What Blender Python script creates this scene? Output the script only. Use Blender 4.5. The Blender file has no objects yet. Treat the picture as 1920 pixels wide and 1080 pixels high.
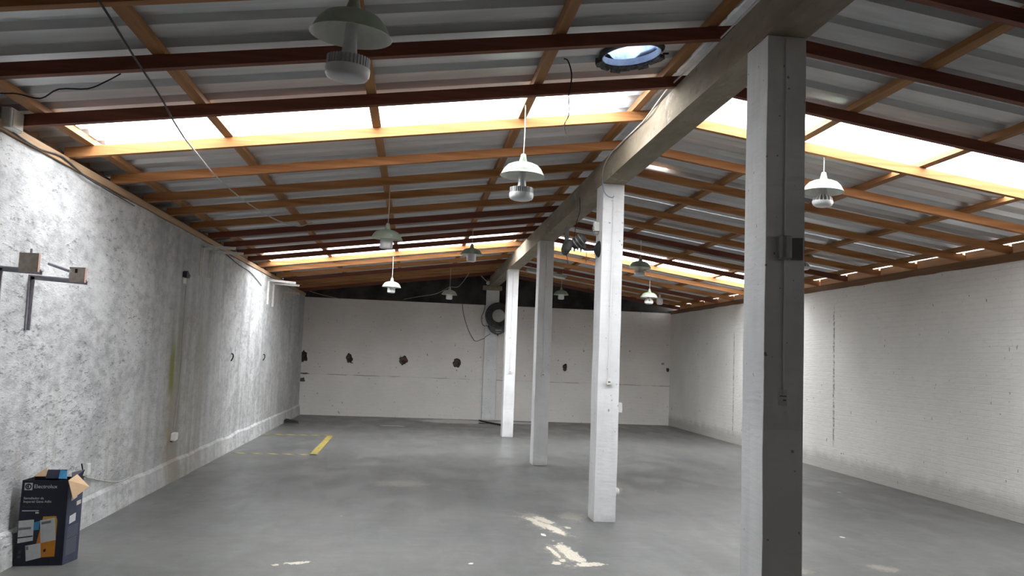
import bpy, bmesh, math, random
from mathutils import Vector, Matrix, noise as mnoise
random.seed(7)
C = bpy.context.scene.collection
scene = bpy.context.scene
R = math.radians

# ------------------------------------------------------------------ camera, sky, exposure
cam_data = bpy.data.cameras.new('camera')
cam_data.sensor_width = 36.0
cam_data.lens = 1561.66 / 1920 * 36.0
cam_data.clip_start = 0.05
cam = bpy.data.objects.new('camera', cam_data)
C.objects.link(cam)
yaw, pitch, roll = 0.1142, 0.0844, 0.0382
fw = Vector((math.sin(yaw)*math.cos(pitch), math.cos(yaw)*math.cos(pitch), math.sin(pitch)))
rt = Vector((math.cos(yaw), -math.sin(yaw), 0))
up = rt.cross(fw)
rt2 = math.cos(roll)*rt + math.sin(roll)*up
up2 = -math.sin(roll)*rt + math.cos(roll)*up
cam.matrix_world = Matrix(((rt2.x, up2.x, -fw.x, 0), (rt2.y, up2.y, -fw.y, 0), (rt2.z, up2.z, -fw.z, 1.6), (0, 0, 0, 1)))
scene.camera = cam

world = bpy.data.worlds.new('overcast_sky')
scene.world = world
world.use_nodes = True
bg = world.node_tree.nodes['Background']
bg.inputs['Color'].default_value = (0.965, 0.965, 0.965, 1)
bg.inputs['Strength'].default_value = 6.0
vs = scene.view_settings
vs.view_transform = 'Standard'
vs.look = 'None'
vs.gamma = 1.0
vs.use_curve_mapping = False
vs.exposure = 1.45
scene.cycles.max_bounces = 14
scene.cycles.diffuse_bounces = 10
scene.cycles.transparent_max_bounces = 12

# ------------------------------------------------------------------ room measures (metres)
XL, XR = -2.797, 6.752            # inner faces of the side walls
YF, YB = -5.0, 21.52              # front (behind the camera) and back wall
ZL, ZR, ZD = 2.978, 2.924, 2.957  # wall heights
XC0, XC1 = 1.868, 2.092           # columns and ridge beam
XRIDGE = 1.98
def zl(x): return 3.05 + (x - XL) * 0.1372      # underside of the rafters, west slope
def zr(x): return 3.02 + (XR - x) * 0.1438      # east slope

def portal(name, cx, cy, cz, sx, sy, rot):
    d = bpy.data.lights.new(name, 'AREA')
    d.shape = 'RECTANGLE'; d.size = sx; d.size_y = sy
    d.cycles.is_portal = True
    o = bpy.data.objects.new(name, d); C.objects.link(o)
    o.location = (cx, cy, cz); o.rotation_euler = rot
SHEET = 1.03
PITCH = SHEET/3
SKY_Y = ((6.13, 3, 6.25), (14.36, 4, 14.36))   # translucent sheets: start, ribs, start on the east slope
for y0, nr, y1 in SKY_Y:           # sky-light portals in the translucent roof sheets and the open eave
    portal('sky_portal', -0.45, y0+nr*PITCH/2, zl(-0.45)+0.30, 4.5, nr*PITCH+.1, (0, -math.atan(0.1372), 0))
    portal('sky_portal', 4.4, y1+nr*PITCH/2, zr(4.4)+0.30, 4.5, nr*PITCH+.1, (0, math.atan(0.1438), 0))
portal('eave_portal', 6.99, 9.0, 3.1, 0.3, 26.0, (0, R(90), 0))

# ------------------------------------------------------------------ node helper
class NB:
    def __init__(s, name, rough=0.6, spec=0.3, metal=0.0):
        s.m = bpy.data.materials.new(name); s.m.use_nodes = True
        s.t = s.m.node_tree; s.b = s.t.nodes['Principled BSDF']
        s.b.inputs['Roughness'].default_value = rough
        s.b.inputs['Specular IOR Level'].default_value = spec
        s.b.inputs['Metallic'].default_value = metal
        s._c = None
    def n(s, typ, **kw):
        x = s.t.nodes.new(typ)
        for k, v in kw.items(): setattr(x, k, v)
        return x
    def put(s, sock, v):
        if v is None: return
        if isinstance(v, bpy.types.NodeSocket): s.t.links.new(v, sock)
        elif isinstance(v, (tuple, list)): sock.default_value = (*v, 1) if len(v) == 3 and sock.type == 'RGBA' else v
        else: sock.default_value = v
    def co(s):
        if s._c is None: s._c = s.n('ShaderNodeTexCoord').outputs['Object']
        return s._c
    def scaled(s, sx, sy, sz, rot=None, v=None):
        m = s.n('ShaderNodeMapping'); s.put(m.inputs[0], v or s.co())
        m.inputs['Scale'].default_value = (sx, sy, sz)
        if rot: m.inputs['Rotation'].default_value = rot
        return m.outputs[0]
    def noise(s, scale, detail=3, vec=None, rough=.55):
        x = s.n('ShaderNodeTexNoise'); s.put(x.inputs['Vector'], vec or s.co())
        x.inputs['Scale'].default_value = scale; x.inputs['Detail'].default_value = detail
        x.inputs['Roughness'].default_value = rough
        return x.outputs['Fac']
    def math(s, op, a, b=None, c=None):
        x = s.n('ShaderNodeMath', operation=op)
        s.put(x.inputs[0], a)
        if b is not None: s.put(x.inputs[1], b)
        if c is not None: s.put(x.inputs[2], c)
        return x.outputs[0]
    def step(s, v, a, b, lo=0.0, hi=1.0):       # smooth ramp a..b -> lo..hi
        x = s.n('ShaderNodeMapRange', interpolation_type='SMOOTHSTEP')
        s.put(x.inputs['Value'], v)
        x.inputs['From Min'].default_value = a; x.inputs['From Max'].default_value = b
        x.inputs['To Min'].default_value = lo; x.inputs['To Max'].default_value = hi
        return x.outputs[0]
    def band(s, v, a, b, c, d):                 # 0 before a, 1 between b and c, 0 after d
        return s.math('MULTIPLY', s.step(v, a, b), s.step(v, c, d, 1, 0))
    def mix(s, f, a, b, mode='MIX'):
        x = s.n('ShaderNodeMix', data_type='RGBA', blend_type=mode)
        s.put(x.inputs[0], f); s.put(x.inputs[6], a); s.put(x.inputs[7], b)
        return x.outputs[2]
    def xyz(s):
        x = s.n('ShaderNodeSeparateXYZ'); s.put(x.inputs[0], s.co()); return x.outputs
    def color(s, v): s.put(s.b.inputs['Base Color'], v); return s
    def rough(s, v): s.put(s.b.inputs['Roughness'], v); return s
    def bump(s, h, strength=.4, dist=.01):
        x = s.n('ShaderNodeBump'); s.put(x.inputs['Height'], h)
        x.inputs['Strength'].default_value = strength; x.inputs['Distance'].default_value = dist
        s.put(s.b.inputs['Normal'], x.outputs[0]); return s

def plain(name, col, rough=.5, spec=.3, metal=0.0, vary=.0, scale=20):
    b = NB(name, rough, spec, metal)
    if vary:
        k = b.noise(scale, 3)
        b.color(b.mix(b.step(k, .35, .65), tuple(c*(1-vary) for c in col), tuple(min(1, c*(1+vary)) for c in col)))
    else: b.color((*col,))
    return b.m

# ------------------------------------------------------------------ materials
def mat_left_wall():
    b = NB('limewashed_plaster', .9, .15)
    x, y, z = b.xyz()
    big = b.noise(.9, 4)
    mot = b.noise(11, 6, b.scaled(1, .55, 1.1, (R(25), 0, 0)), .7)
    col = b.mix(b.step(mot, .33, .62), (.38, .385, .39), (.62, .625, .63))
    col = b.mix(b.step(b.noise(30, 4, None, .7), .45, .7, 0, .35), col, (.36, .365, .37))
    col = b.mix(b.step(big, .42, .7, 0, .38), col, (.35, .355, .36))
    pat = b.noise(2.6, 5, b.scaled(1, .7, 1, (R(20), 0, 0)), .6)
    col = b.mix(b.step(pat, .46, .66, 0, .5), col, (.72, .725, .73))
    col = b.mix(b.step(pat, .46, .30, 0, .35), col, (.30, .305, .31))
    vr = b.noise(3.2, 4, b.scaled(1, 1, .07), .6)
    vf = b.step(y, 7.5, 10, .15, .5)
    col = b.mix(b.math('MULTIPLY', b.step(vr, .50, .66), vf), col, (.66, .665, .67))
    col = b.mix(b.math('MULTIPLY', b.step(vr, .46, .32), vf), col, (.32, .325, .32))
    # dark flecks where the roughcast shows through the lime
    fl = b.noise(27, 5, b.scaled(1, .38, 1.25, (R(22), 0, 0)), .72)
    dens = b.step(b.noise(1.3, 3), .35, .7, 0, .09)
    nearf = b.step(y, 6.3, 10.5, .06, -.02)
    th = b.math('ADD', b.math('ADD', fl, dens), nearf)
    col = b.mix(b.step(th, .645, .74, 0, .68), col, (.15, .15, .155))
    pit = b.noise(24, 2)
    col = b.mix(b.step(pit, .73, .78, 0, .65), col, (.15, .15, .15))
    # damp area with vertical runs
    run = b.noise(2.4, 4, b.scaled(1, 1, .10), .6)
    damp = b.math('MULTIPLY', b.band(y, 8.7, 9.4, 12.4, 13.6), b.step(run, .30, .62, .4, 1))
    col = b.mix(b.math('MULTIPLY', damp, .6), col, (.31, .312, .31))
    damp2 = b.math('MULTIPLY', b.band(y, 15.6, 17.2, 30, 31), b.step(run, .3, .6, .3, .9))
    col = b.mix(b.math('MULTIPLY', damp2, .5), col, (.36, .36, .35))
    # brown leak under the socket, green algae streak
    leak = b.math('MULTIPLY', b.band(y, 9.7, 10.2, 11.2, 12.3), b.step(z, 1.6, 2.45, 1, 0))
    leak = b.math('MULTIPLY', leak, b.step(run, .32, .6, .4, 1))
    col = b.mix(b.math('MULTIPLY', leak, .8), col, (.25, .225, .185))
    wob = b.math('ADD', y, b.math('MULTIPLY', b.noise(3), .08))
    alg = b.math('MULTIPLY', b.band(wob, 10.10, 10.2, 10.27, 10.38), b.band(z, .95, 1.15, 1.4, 1.8))
    col = b.mix(b.math('MULTIPLY', alg, .9), col, (.20, .21, .05))
    och = b.math('MULTIPLY', b.band(y, 9.98, 10.1, 10.25, 10.4), b.band(z, .1, .25, .8, 1.3))
    col = b.mix(b.math('MULTIPLY', och, b.step(b.noise(6), .4, .65, 0, .55)), col, (.30, .245, .13))
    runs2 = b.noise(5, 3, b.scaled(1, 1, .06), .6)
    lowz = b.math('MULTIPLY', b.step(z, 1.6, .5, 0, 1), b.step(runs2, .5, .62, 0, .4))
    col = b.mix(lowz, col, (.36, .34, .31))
    b.color(col)
    b.bump(b.math('ADD', b.math('MULTIPLY', mot, .8), b.math('MULTIPLY', fl, .6)), .55, .02)
    return b.m
def mat_white_wall(name, tint=(.70, .69, .67), damp_low=True, seams=()):
    b = NB(name, .85, .2)
    x, y, z = b.xyz()
    big = b.noise(.7, 4)
    col = b.mix(b.step(big, .3, .7), tuple(c*.88 for c in tint), tint)
    cou = b.n('ShaderNodeTexBrick'); 
    cmb = b.n('ShaderNodeCombineXYZ'); b.put(cmb.inputs[0], b.math('ADD', x, y)); b.put(cmb.inputs[1], z)
    b.put(cou.inputs['Vector'], cmb.outputs[0])
    cou.inputs['Scale'].default_value = 1; cou.inputs['Brick Width'].default_value = .26
    cou.inputs['Row Height'].default_value = .075; cou.inputs['Mortar Size'].default_value = .006
    cou.inputs['Mortar Smooth'].default_value = .6
    br = cou.outputs['Fac']
    fine = b.noise(14, 4, b.scaled(.5, .5, 2.2))
    col = b.mix(b.math('MULTIPLY', br, b.step(b.noise(1.3), .4, .65, .02, .15)), col, tuple(c*.72 for c in tint))
    col = b.mix(b.step(fine, .5, .7, 0, .18), col, tuple(c*.7 for c in tint))
    pit = b.noise(13, 1, b.scaled(1, 1, .6))
    col = b.mix(b.step(pit, .755, .785, 0, .7), col, (.14, .13, .12))
    pit2 = b.noise(19, 1, b.scaled(1.2, 1.2, .8))
    col = b.mix(b.step(pit2, .755, .785, 0, .65), col, (.16, .15, .14))
    if not damp_low:
        zz = b.math('ADD', z, b.math('MULTIPLY', b.noise(5), .03))
        ln = b.math('MULTIPLY', b.band(zz, 1.025, 1.035, 1.045, 1.056), b.step(b.noise(2.2, 4), .42, .62, .15, .8))
        col = b.mix(ln, col, (.25, .23, .21))
        col = b.mix(b.step(z, 1.02, 1.04, .12, 0), col, (.9, .89, .87))
    if damp_low:
        d = b.step(b.math('ADD', z, b.math('MULTIPLY', b.noise(4), -.25)), .0, .22, .55, 0)
        col = b.mix(d, col, (.30, .29, .26))
    for (yc, w, z0, z1) in seams:
        yy = b.math('ADD', y, b.math('MULTIPLY', b.noise(6), .06))
        f = b.math('MULTIPLY', b.band(yy, yc-w, yc-w*.3, yc+w*.3, yc+w), b.band(z, z0, z0+.2, z1-.2, z1))
        col = b.mix(b.math('MULTIPLY', f, b.step(b.noise(20, 3), .38, .55, .1, .9)), col, (.22, .20, .19))
    b.color(col)
    b.bump(b.math('ADD', b.math('MULTIPLY', br, -.5), fine), .4, .012)
    return b.m
def mat_floor():
    b = NB('grey_floor_paint', .5, .28)
    x, y, z = b.xyz()
    big = b.noise(.55, 5, b.scaled(.6, 1, 1), .6)
    med = b.noise(2.2, 5, b.scaled(1, .45, 1), .6)
    col = b.mix(b.step(big, .3, .7), (.116, .117, .116), (.150, .150, .146))
    col = b.mix(b.step(med, .48, .75, 0, .5), col, (.19, .184, .17))
    col = b.mix(b.step(b.noise(1.3, 5, b.scaled(.5, 1, 1)), .52, .75, 0, .45), col, (.092, .092, .09))
    fine = b.noise(70, 3)
    col = b.mix(b.step(fine, .62, .8, 0, .2), col, (.36, .36, .34))
    stk = b.noise(9, 5, b.scaled(.35, 1, 1), .65)
    col = b.mix(b.step(stk, .52, .75, 0, .35), col, (.24, .235, .22))
    col = b.mix(b.step(stk, .48, .3, 0, .3), col, (.09, .09, .088))
    spk = b.noise(3.6, 1)
    col = b.mix(b.step(spk, .80, .82, 0, .6), col, (.75, .74, .7))
    w1 = b.math('MULTIPLY', b.math('SUBTRACT', b.noise(8, 5), .5), 2.2)
    w2 = b.math('MULTIPLY', b.math('SUBTRACT', b.noise(34, 5, None, .65), .5), 2.4)
    wn = b.math('ADD', w1, w2)
    def blot(cx, cy, rx, ry, rot=0.0):
        ca, sa = math.cos(rot), math.sin(rot)
        dx = b.math('SUBTRACT', x, cx); dy = b.math('SUBTRACT', y, cy)
        u = b.math('DIVIDE', b.math('ADD', b.math('MULTIPLY', dx, ca), b.math('MULTIPLY', dy, sa)), rx)
        v = b.math('DIVIDE', b.math('SUBTRACT', b.math('MULTIPLY', dy, ca), b.math('MULTIPLY', dx, sa)), ry)
        return b.math('ADD', b.math('SQRT', b.math('ADD', b.math('MULTIPLY', u, u), b.math('MULTIPLY', v, v))), wn)
    brk = b.step(b.noise(55, 4, None, .7), .36, .47, .35, 1)
    cream, worn = (.68, .62, .51), (.34, .31, .265)
    for (cx, cy, rx, ry, rot, c, e) in [
        (1.33, 8.28, .125, .55, .22, worn, .7), (1.40, 8.02, .045, .26, .22, cream, .2), (1.30, 8.22, .05, .34, .24, cream, .3), (1.37, 8.42, .055, .16, .3, cream, .3),
        (1.26, 7.72, .022, .05, 0, (.85, .84, .8), .1), (1.44, 7.85, .03, .1, .2, cream, .2),
        (1.31, 6.95, .10, .36, .1, worn, .6), (1.375, 7.0, .062, .40, .10, cream, .12), (1.47, 6.62, .12, .065, 0, cream, .12),
        (1.245, 7.03, .022, .2, .1, cream, .2), (1.20, 6.66, .04, .05, 0, cream, .3), (1.27, 6.75, .03, .06, 0, cream, .3),
        (-.80, 6.585, .10, .045, .25, cream, .1), (-.95, 6.52, .03, .03, 0, cream, .1),
        (1.72, 8.62, .14, .22, 0, worn, .8), (1.55, 8.05, .03, .05, 0, cream, .1), (.52, 6.62, .02, .03, 0, (.8, .8, .76), .1),
        (3.1, 6.5, .12, .1, .4, worn, .6), (3.9, 6.6, .1, .1, .3, worn, .6), (-.1, 10.6, .3, .2, 0, worn, .9), (4.2, 7.8, .02, .04, 0, (.8, .8, .76), .1),
        (2.5, 10.5, .2, .3, 0, worn, .9)]:
        f = b.step(blot(cx, cy, rx, ry, rot), 1-e*.5, 1+e*.5, 1, 0)
        k = .95 if c != worn else .6
        if c == cream: f = b.math('MULTIPLY', f, brk)
        col = b.mix(b.math('MULTIPLY', f, k), col, c)
    # darker tone towards the back wall, pool of water by the pilaster
    col = b.mix(b.step(b.math('ADD', y, b.math('MULTIPLY', big, 2.0)), 18.9, 20.6, 0, .6), col, (.115, .112, .105))
    pud = b.step(b.math('ADD', blot(1.15, 20.75, 1.0, .62), b.math('MULTIPLY', wn, -.6)), .85, 1.0, 1, 0)
    pud2 = b.step(b.math('ADD', blot(2.6, 20.9, .7, .4), b.math('MULTIPLY', wn, -.6)), .85, 1.0, 1, 0)
    pud3 = b.step(b.math('ADD', blot(-.40, 19.0, .30, .16), b.math('MULTIPLY', wn, -.6)), .85, 1.0, 1, 0)
    wet = b.math('MAXIMUM', b.math('MAXIMUM', pud, pud2), pud3)
    col = b.mix(b.math('MULTIPLY', wet, .6), col, (.16, .155, .15))
    b.color(col)
    r = b.step(med, .3, .7, .30, .46)
    b.rough(b.math('MULTIPLY', r, b.step(wet, 0, 1, 1, .12)))
    b.bump(b.math('MULTIPLY', b.math('ADD', fine, med), b.step(wet, 0, 1, 1, 0)), .12, .01)
    return b.m
def mat_wood(name, c1, c2, axis='x'):
    b = NB(name, .65, .25)
    sc = {'x': (.5, 14, 14), 'y': (14, .5, 14)}[axis]
    inf = b.n('ShaderNodeObjectInfo').outputs['Random']
    off = b.n('ShaderNodeVectorMath', operation='ADD'); b.put(off.inputs[0], b.co())
    cmb = b.n('ShaderNodeCombineXYZ')
    for i in range(3): b.put(cmb.inputs[i], b.math('MULTIPLY', inf, 37.0+i*11))
    b.put(off.inputs[1], cmb.outputs[0])
    g = b.noise(1.6, 5, b.scaled(*sc, v=off.outputs[0]), .6)
    col = b.mix(b.step(g, .3, .7), c1, c2)
    kn = b.noise(1.2, 2, b.scaled(*(tuple(v*.25 if v > 1 else v for v in sc)), v=off.outputs[0]))
    col = b.mix(b.step(kn, .62, .75, 0, .5), col, tuple(c*.55 for c in c1))
    col = b.mix(b.step(inf, 0, 1, 0, .35), col, tuple(c*.75 for c in c1))
    b.color(col); b.bump(g, .25, .004)
    return b.m
def mat_metal_sheet():
    b = NB('galvanised_sheet', .42, .5, .35)
    g = b.noise(3, 4, b.scaled(.25, 3, 3))
    col = b.mix(b.step(g, .3, .7), (.56, .57, .58), (.69, .70, .71))
    b.color(col); return b.m
def mat_translucent():
    b = NB('translucent_fibreglass', .5)
    nt = b.t
    tr = b.n('ShaderNodeBsdfTranslucent'); tr.inputs['Color'].default_value = (.90, .92, .93, 1)
    tp = b.n('ShaderNodeBsdfTransparent'); tp.inputs['Color'].default_value = (.93, .95, .97, 1)
    ms = b.n('ShaderNodeMixShader'); ms.inputs[0].default_value = .45
    nt.links.new(tp.outputs[0], ms.inputs[1]); nt.links.new(tr.outputs[0], ms.inputs[2])
    nt.links.new(ms.outputs[0], nt.nodes['Material Output'].inputs['Surface'])
    nt.nodes.remove(b.b)
    return b.m
def mat_column():
    b = NB('white_painted_concrete', .75, .25)
    x, y, z = b.xyz()
    k = b.noise(2.5, 5)
    col = b.mix(b.step(k, .3, .7), (.66, .67, .68), (.78, .785, .79))
    st = b.noise(6, 4, b.scaled(2, 2, .25))
    col = b.mix(b.step(st, .5, .75, 0, .25), col, (.5, .5, .5))
    h = b.noise(8, 3, b.scaled(.6, .6, 3))
    col = b.mix(b.step(h, .58, .75, 0, .25), col, (.5, .49, .48))
    tu = b.math('MULTIPLY', b.math('MULTIPLY', b.step(y, 4.7, 4.8, 1, 0), b.step(y, 4.44, 4.49, 1, 0)), b.step(b.math('ADD', z, b.math('MULTIPLY', h, .05)), 1.28, 1.31, 1, 0))
    col = b.mix(b.math('MULTIPLY', tu, .55), col, (.86, .86, .86))
    p = b.noise(22, 1)
    col = b.mix(b.step(p, .74, .77, 0, .75), col, (.16, .15, .14))
    col = b.mix(b.step(b.math('ADD', z, b.math('MULTIPLY', b.noise(12), .12)), .02, .16, .45, 0), col, (.38, .35, .31))
    b.color(col); b.bump(b.math('ADD', h, k), .35, .01); return b.m
def mat_beam():
    b = NB('raw_beam_concrete', .9, .15)
    k = b.noise(3, 5, b.scaled(1, .35, 1), .65)
    col = b.mix(b.step(k, .3, .7), (.235, .195, .145), (.36, .315, .245))
    s = b.noise(5, 5, b.scaled(1, .6, 1), .7)
    col = b.mix(b.step(s, .60, .70, 0, .6), col, (.47, .455, .41))
    col = b.mix(b.step(b.noise(9, 3), .62, .72, 0, .5), col, (.15, .135, .11))
    b.color(col); b.bump(b.math('ADD', k, s), .5, .02); return b.m

M = {}
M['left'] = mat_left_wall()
M['back'] = mat_white_wall('whitewashed_brick_back', (.80, .775, .745), False)
M['right'] = mat_white_wall('whitewashed_brick_side', (.79, .78, .75), True, ((12.85, .035, .35, 2.7), (17.1, .03, .1, 2.4)))
M['front'] = plain('pale_front_wall', (.66, .65, .64), .9, .2, 0, .15, 2)
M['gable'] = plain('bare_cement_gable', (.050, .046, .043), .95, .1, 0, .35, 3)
M['brick'] = plain('broken_clay_brick', (.12, .10, .085), .95, .1, 0, .55, 40)
M['floor'] = mat_floor()
M['pine'] = mat_wood('pine_rafter', (.31, .130, .045), (.49, .235, .092))
M['red_backlit'] = mat_wood('reddish_backlit_rafter', (.15, .05, .032), (.24, .085, .05))  # darker copy of the rafter wood: backlit shade in the colour, some truly reddish
M['batten'] = mat_wood('pine_batten', (.29, .135, .05), (.44, .22, .09), 'y')
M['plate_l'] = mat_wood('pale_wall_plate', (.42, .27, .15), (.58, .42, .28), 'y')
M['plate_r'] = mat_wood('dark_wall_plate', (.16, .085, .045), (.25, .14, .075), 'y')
M['block'] = mat_wood('sawn_blocking', (.48, .30, .17), (.66, .47, .30), 'y')
M['metal'] = mat_metal_sheet()
M['fibre'] = mat_translucent()
M['column'] = mat_column()
M['beam'] = mat_beam()
M['white'] = plain('white_plastic', (.72, .72, .70), .4, .4, 0, .05)
M['cream'] = plain('cream_plastic', (.60, .56, .48), .5, .3, 0, .08)
M['grey_pl'] = plain('grey_plastic', (.34, .34, .33), .45, .35, 0, .06)
M['black'] = plain('black_rubber', (.022, .022, .024), .6, .3)
M['dark'] = plain('dark_grey_plastic', (.085, .087, .09), .5, .35, 0, .2, 15)
M['dust'] = plain('dusty_dark_metal', (.11, .105, .095), .7, .25, .2, .4, 40)
M['steel'] = plain('grey_steel', (.35, .36, .38), .4, .5, .6, .1)
M['iron'] = plain('grey_painted_iron', (.37, .36, .40), .55, .35, 0, .12, 25)
M['iron_w'] = plain('white_painted_iron', (.70, .69, .67), .55, .3, 0, .08, 25)
M['bwood'] = plain('raw_wood_block', (.52, .47, .40), .8, .2, 0, .12, 30)
M['enamel'] = plain('pale_green_enamel', (.34, .40, .31), .35, .45, 0, .06, 12)
M['enamel_in'] = plain('white_enamel', (.72, .73, .67), .4, .4, 0, .04)
M['alu'] = plain('ribbed_aluminium', (.55, .56, .58), .4, .5, .3, .05)
M['opal'] = plain('opal_diffuser', (.74, .75, .76), .3, .5)
M['cord'] = plain('white_cord', (.68, .64, .60), .6, .2)
M['cable_g'] = plain('grey_cable', (.45, .44, .42), .6, .2)
M['bluewire'] = plain('blue_grey_wire', (.33, .42, .50), .5, .3)
M['hub'] = plain('pale_grey_hub', (.38, .375, .36), .5, .3)
M['print_w'] = plain('white_print', (.66, .67, .68), .5, .3)
M['print_g'] = plain('grey_print', (.20, .21, .24), .5, .3)
M['print_f'] = plain('faint_print', (.07, .07, .085), .5, .3)
M['navy'] = plain('navy_carton', (.022, .024, .042), .45, .35, 0, .1, 8)
M['navy2'] = plain('navy_carton_side', (.055, .065, .105), .5, .3, 0, .1, 8)
M['kraft'] = plain('kraft_cardboard', (.58, .40, .25), .85, .15, 0, .05, 12)
M['orange'] = plain('orange_print', (.62, .24, .03), .5, .3, 0, .06, 10)
M['amber'] = plain('amber_print', (.60, .36, .06), .5, .3)
M['blue'] = plain('blue_print', (.06, .28, .52), .4, .3)
M['paper'] = plain('white_paper_label', (.62, .63, .64), .6, .3, 0, .05, 30)
M['paper_b'] = plain('beige_paper_label', (.60, .54, .48), .7, .2)
M['pinkred'] = plain('red_plastic', (.55, .06, .08), .4, .4)
M['hole'] = plain('dark_void', (.035, .03, .028), .95, .1)
def mat_dome():
    b = NB('blue_dome_plastic', .25, .5)
    nt = b.t
    tr = b.n('ShaderNodeBsdfTranslucent'); k = b.noise(5, 3)
    b.put(tr.inputs['Color'], b.mix(b.step(k, .35, .65), (.040, .062, .118), (.105, .135, .20)))
    tp = b.n('ShaderNodeBsdfTransparent'); tp.inputs['Color'].default_value = (.012, .017, .028, 1)
    ms = b.n('ShaderNodeMixShader'); ms.inputs[0].default_value = .75
    nt.links.new(tp.outputs[0], ms.inputs[1]); nt.links.new(tr.outputs[0], ms.inputs[2])
    nt.links.new(ms.outputs[0], nt.nodes['Material Output'].inputs['Surface'])
    nt.nodes.remove(b.b)
    return b.m
M['dome'] = mat_dome()
M['iron_d'] = plain('dull_grey_metal', (.20, .20, .19), .5, .4, .3, .2, 30)
M['soot'] = plain('sooty_black_plastic', (.035, .035, .034), .6, .3, 0, .3, 30)
def mat_hazard():
    b = NB('hazard_stripes', .5, .3)
    w = b.n('ShaderNodeTexWave', bands_direction='DIAGONAL')
    b.put(w.inputs['Vector'], b.scaled(1, 1, 0))
    w.inputs['Scale'].default_value = 2.6; w.inputs['Distortion'].default_value = .2
    wear = b.noise(12, 4)
    c = b.mix(b.step(w.outputs['Fac'], .42, .58), (.13, .125, .10), (.55, .42, .06))
    b.color(b.mix(b.step(wear, .5, .7, 0, .5), c, (.30, .30, .29)))
    return b.m
M['hazard'] = mat_hazard()
M['hazard_y'] = plain('worn_yellow_tape', (.36, .285, .075), .5, .3, 0, .4, 14)

# ------------------------------------------------------------------ mesh helpers
def link(name, me, mat, parent=None):
    o = bpy.data.objects.new(name, me); C.objects.link(o)
    if mat is not None:
        for m in (mat if isinstance(mat, (list, tuple)) else [mat]): me.materials.append(m)
    if parent is not None: o.parent = parent
    return o
def obj(name, bm, mat, parent=None, smooth=False, bevel=0):
    bmesh.ops.recalc_face_normals(bm, faces=bm.faces)
    me = bpy.data.meshes.new(name); bm.to_mesh(me); bm.free()
    if smooth:
        for p in me.polygons: p.use_smooth = True
    o = link(name, me, mat, parent)
    if smooth and smooth is not True:
        md = o.modifiers.new('split', 'EDGE_SPLIT'); md.split_angle = R(smooth)
    if bevel:
        md = o.modifiers.new('bevel', 'BEVEL'); md.width = bevel; md.segments = 2; md.limit_method = 'ANGLE'
    return o
def tag(o, label=None, cat=None, group=None, kind=None):
    if label: o['label'] = label
    if cat: o['category'] = cat
    if group: o['group'] = group
    if kind: o['kind'] = kind
    return o
def empty(name, loc=(0, 0, 0), label=None, cat=None, group=None, kind=None):
    o = bpy.data.objects.new(name, None); C.objects.link(o); o.location = loc
    o.empty_display_size = .1
    return tag(o, label, cat, group, kind)
def box(bm, x0, x1, y0, y1, z0, z1, mtx=None):
    vs_ = [bm.verts.new(Vector((x, y, z))) for x in (x0, x1) for y in (y0, y1) for z in (z0, z1)]
    for f in ((0, 1, 3, 2), (4, 6, 7, 5), (0, 4, 5, 1), (2, 3, 7, 6), (0, 2, 6, 4), (1, 5, 7, 3)):
        bm.faces.new([vs_[i] for i in f])
    if mtx is not None: bmesh.ops.transform(bm, matrix=mtx, verts=vs_)
    return vs_
def boxbm(*a, mtx=None):
    bm = bmesh.new(); box(bm, *a, mtx=mtx); return bm
def prism(bm, pts, d0, d1, axis='y'):
    """extrude a polygon (pairs) along an axis between d0 and d1"""
    def P(p, d):
        return {'y': (p[0], d, p[1]), 'x': (d, p[0], p[1]), 'z': (p[0], p[1], d)}[axis]
    a = [bm.verts.new(P(p, d0)) for p in pts]; b = [bm.verts.new(P(p, d1)) for p in pts]
    n = len(pts)
    bm.faces.new(a[::-1]); bm.faces.new(b)
    for i in range(n): bm.faces.new((a[i], a[(i+1) % n], b[(i+1) % n], b[i]))
    return a + b
def lathe(bm, prof, seg=32, close=True, mtx=None):
    rings = []
    new = []
    for r, z in prof:
        if r < 1e-5:
            v = bm.verts.new((0, 0, z)); rings.append([v]); new.append(v)
        else:
            ring = [bm.verts.new((r*math.cos(2*math.pi*i/seg), r*math.sin(2*math.pi*i/seg), z)) for i in range(seg)]
            rings.append(ring); new += ring
    for a, b in zip(rings, rings[1:]):
        for i in range(seg):
            j = (i+1) % seg
            if len(a) == 1 and len(b) == 1: continue
            if len(a) == 1: bm.faces.new((a[0], b[i], b[j]))
            elif len(b) == 1: bm.faces.new((a[i], a[j], b[0]))
            else: bm.faces.new((a[i], a[j], b[j], b[i]))
    if mtx is not None: bmesh.ops.transform(bm, matrix=mtx, verts=new)
    return new
def tube(bm, pts, r=.004, seg=6, smooth=3):
    pts = [Vector(p) for p in pts]
    if smooth and len(pts) > 2:            # Catmull-Rom
        q = []
        ext = [pts[0]*2-pts[1]] + pts + [pts[-1]*2-pts[-2]]
        for i in range(1, len(ext)-2):
            for k in range(smooth):
                t = k/smooth
                p0, p1, p2, p3 = ext[i-1:i+3]
                q.append(.5*((2*p1)+(p2-p0)*t+(2*p0-5*p1+4*p2-p3)*t*t+(3*p1-p0-3*p2+p3)*t**3))
        q.append(pts[-1]); pts = q
    rings = []
    for i, p in enumerate(pts):
        d = (pts[min(i+1, len(pts)-1)] - pts[max(i-1, 0)]).normalized()
        ref = Vector((0, 0, 1)) if abs(d.z) < .9 else Vector((1, 0, 0))
        a = d.cross(ref).normalized(); b = d.cross(a)
        rings.append([bm.verts.new(p + r*(a*math.cos(2*math.pi*k/seg) + b*math.sin(2*math.pi*k/seg))) for k in range(seg)])
    for A, B in zip(rings, rings[1:]):
        for k in range(seg): bm.faces.new((A[k], A[(k+1) % seg], B[(k+1) % seg], B[k]))
    bm.faces.new(rings[0][::-1]); bm.faces.new(rings[-1])
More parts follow.
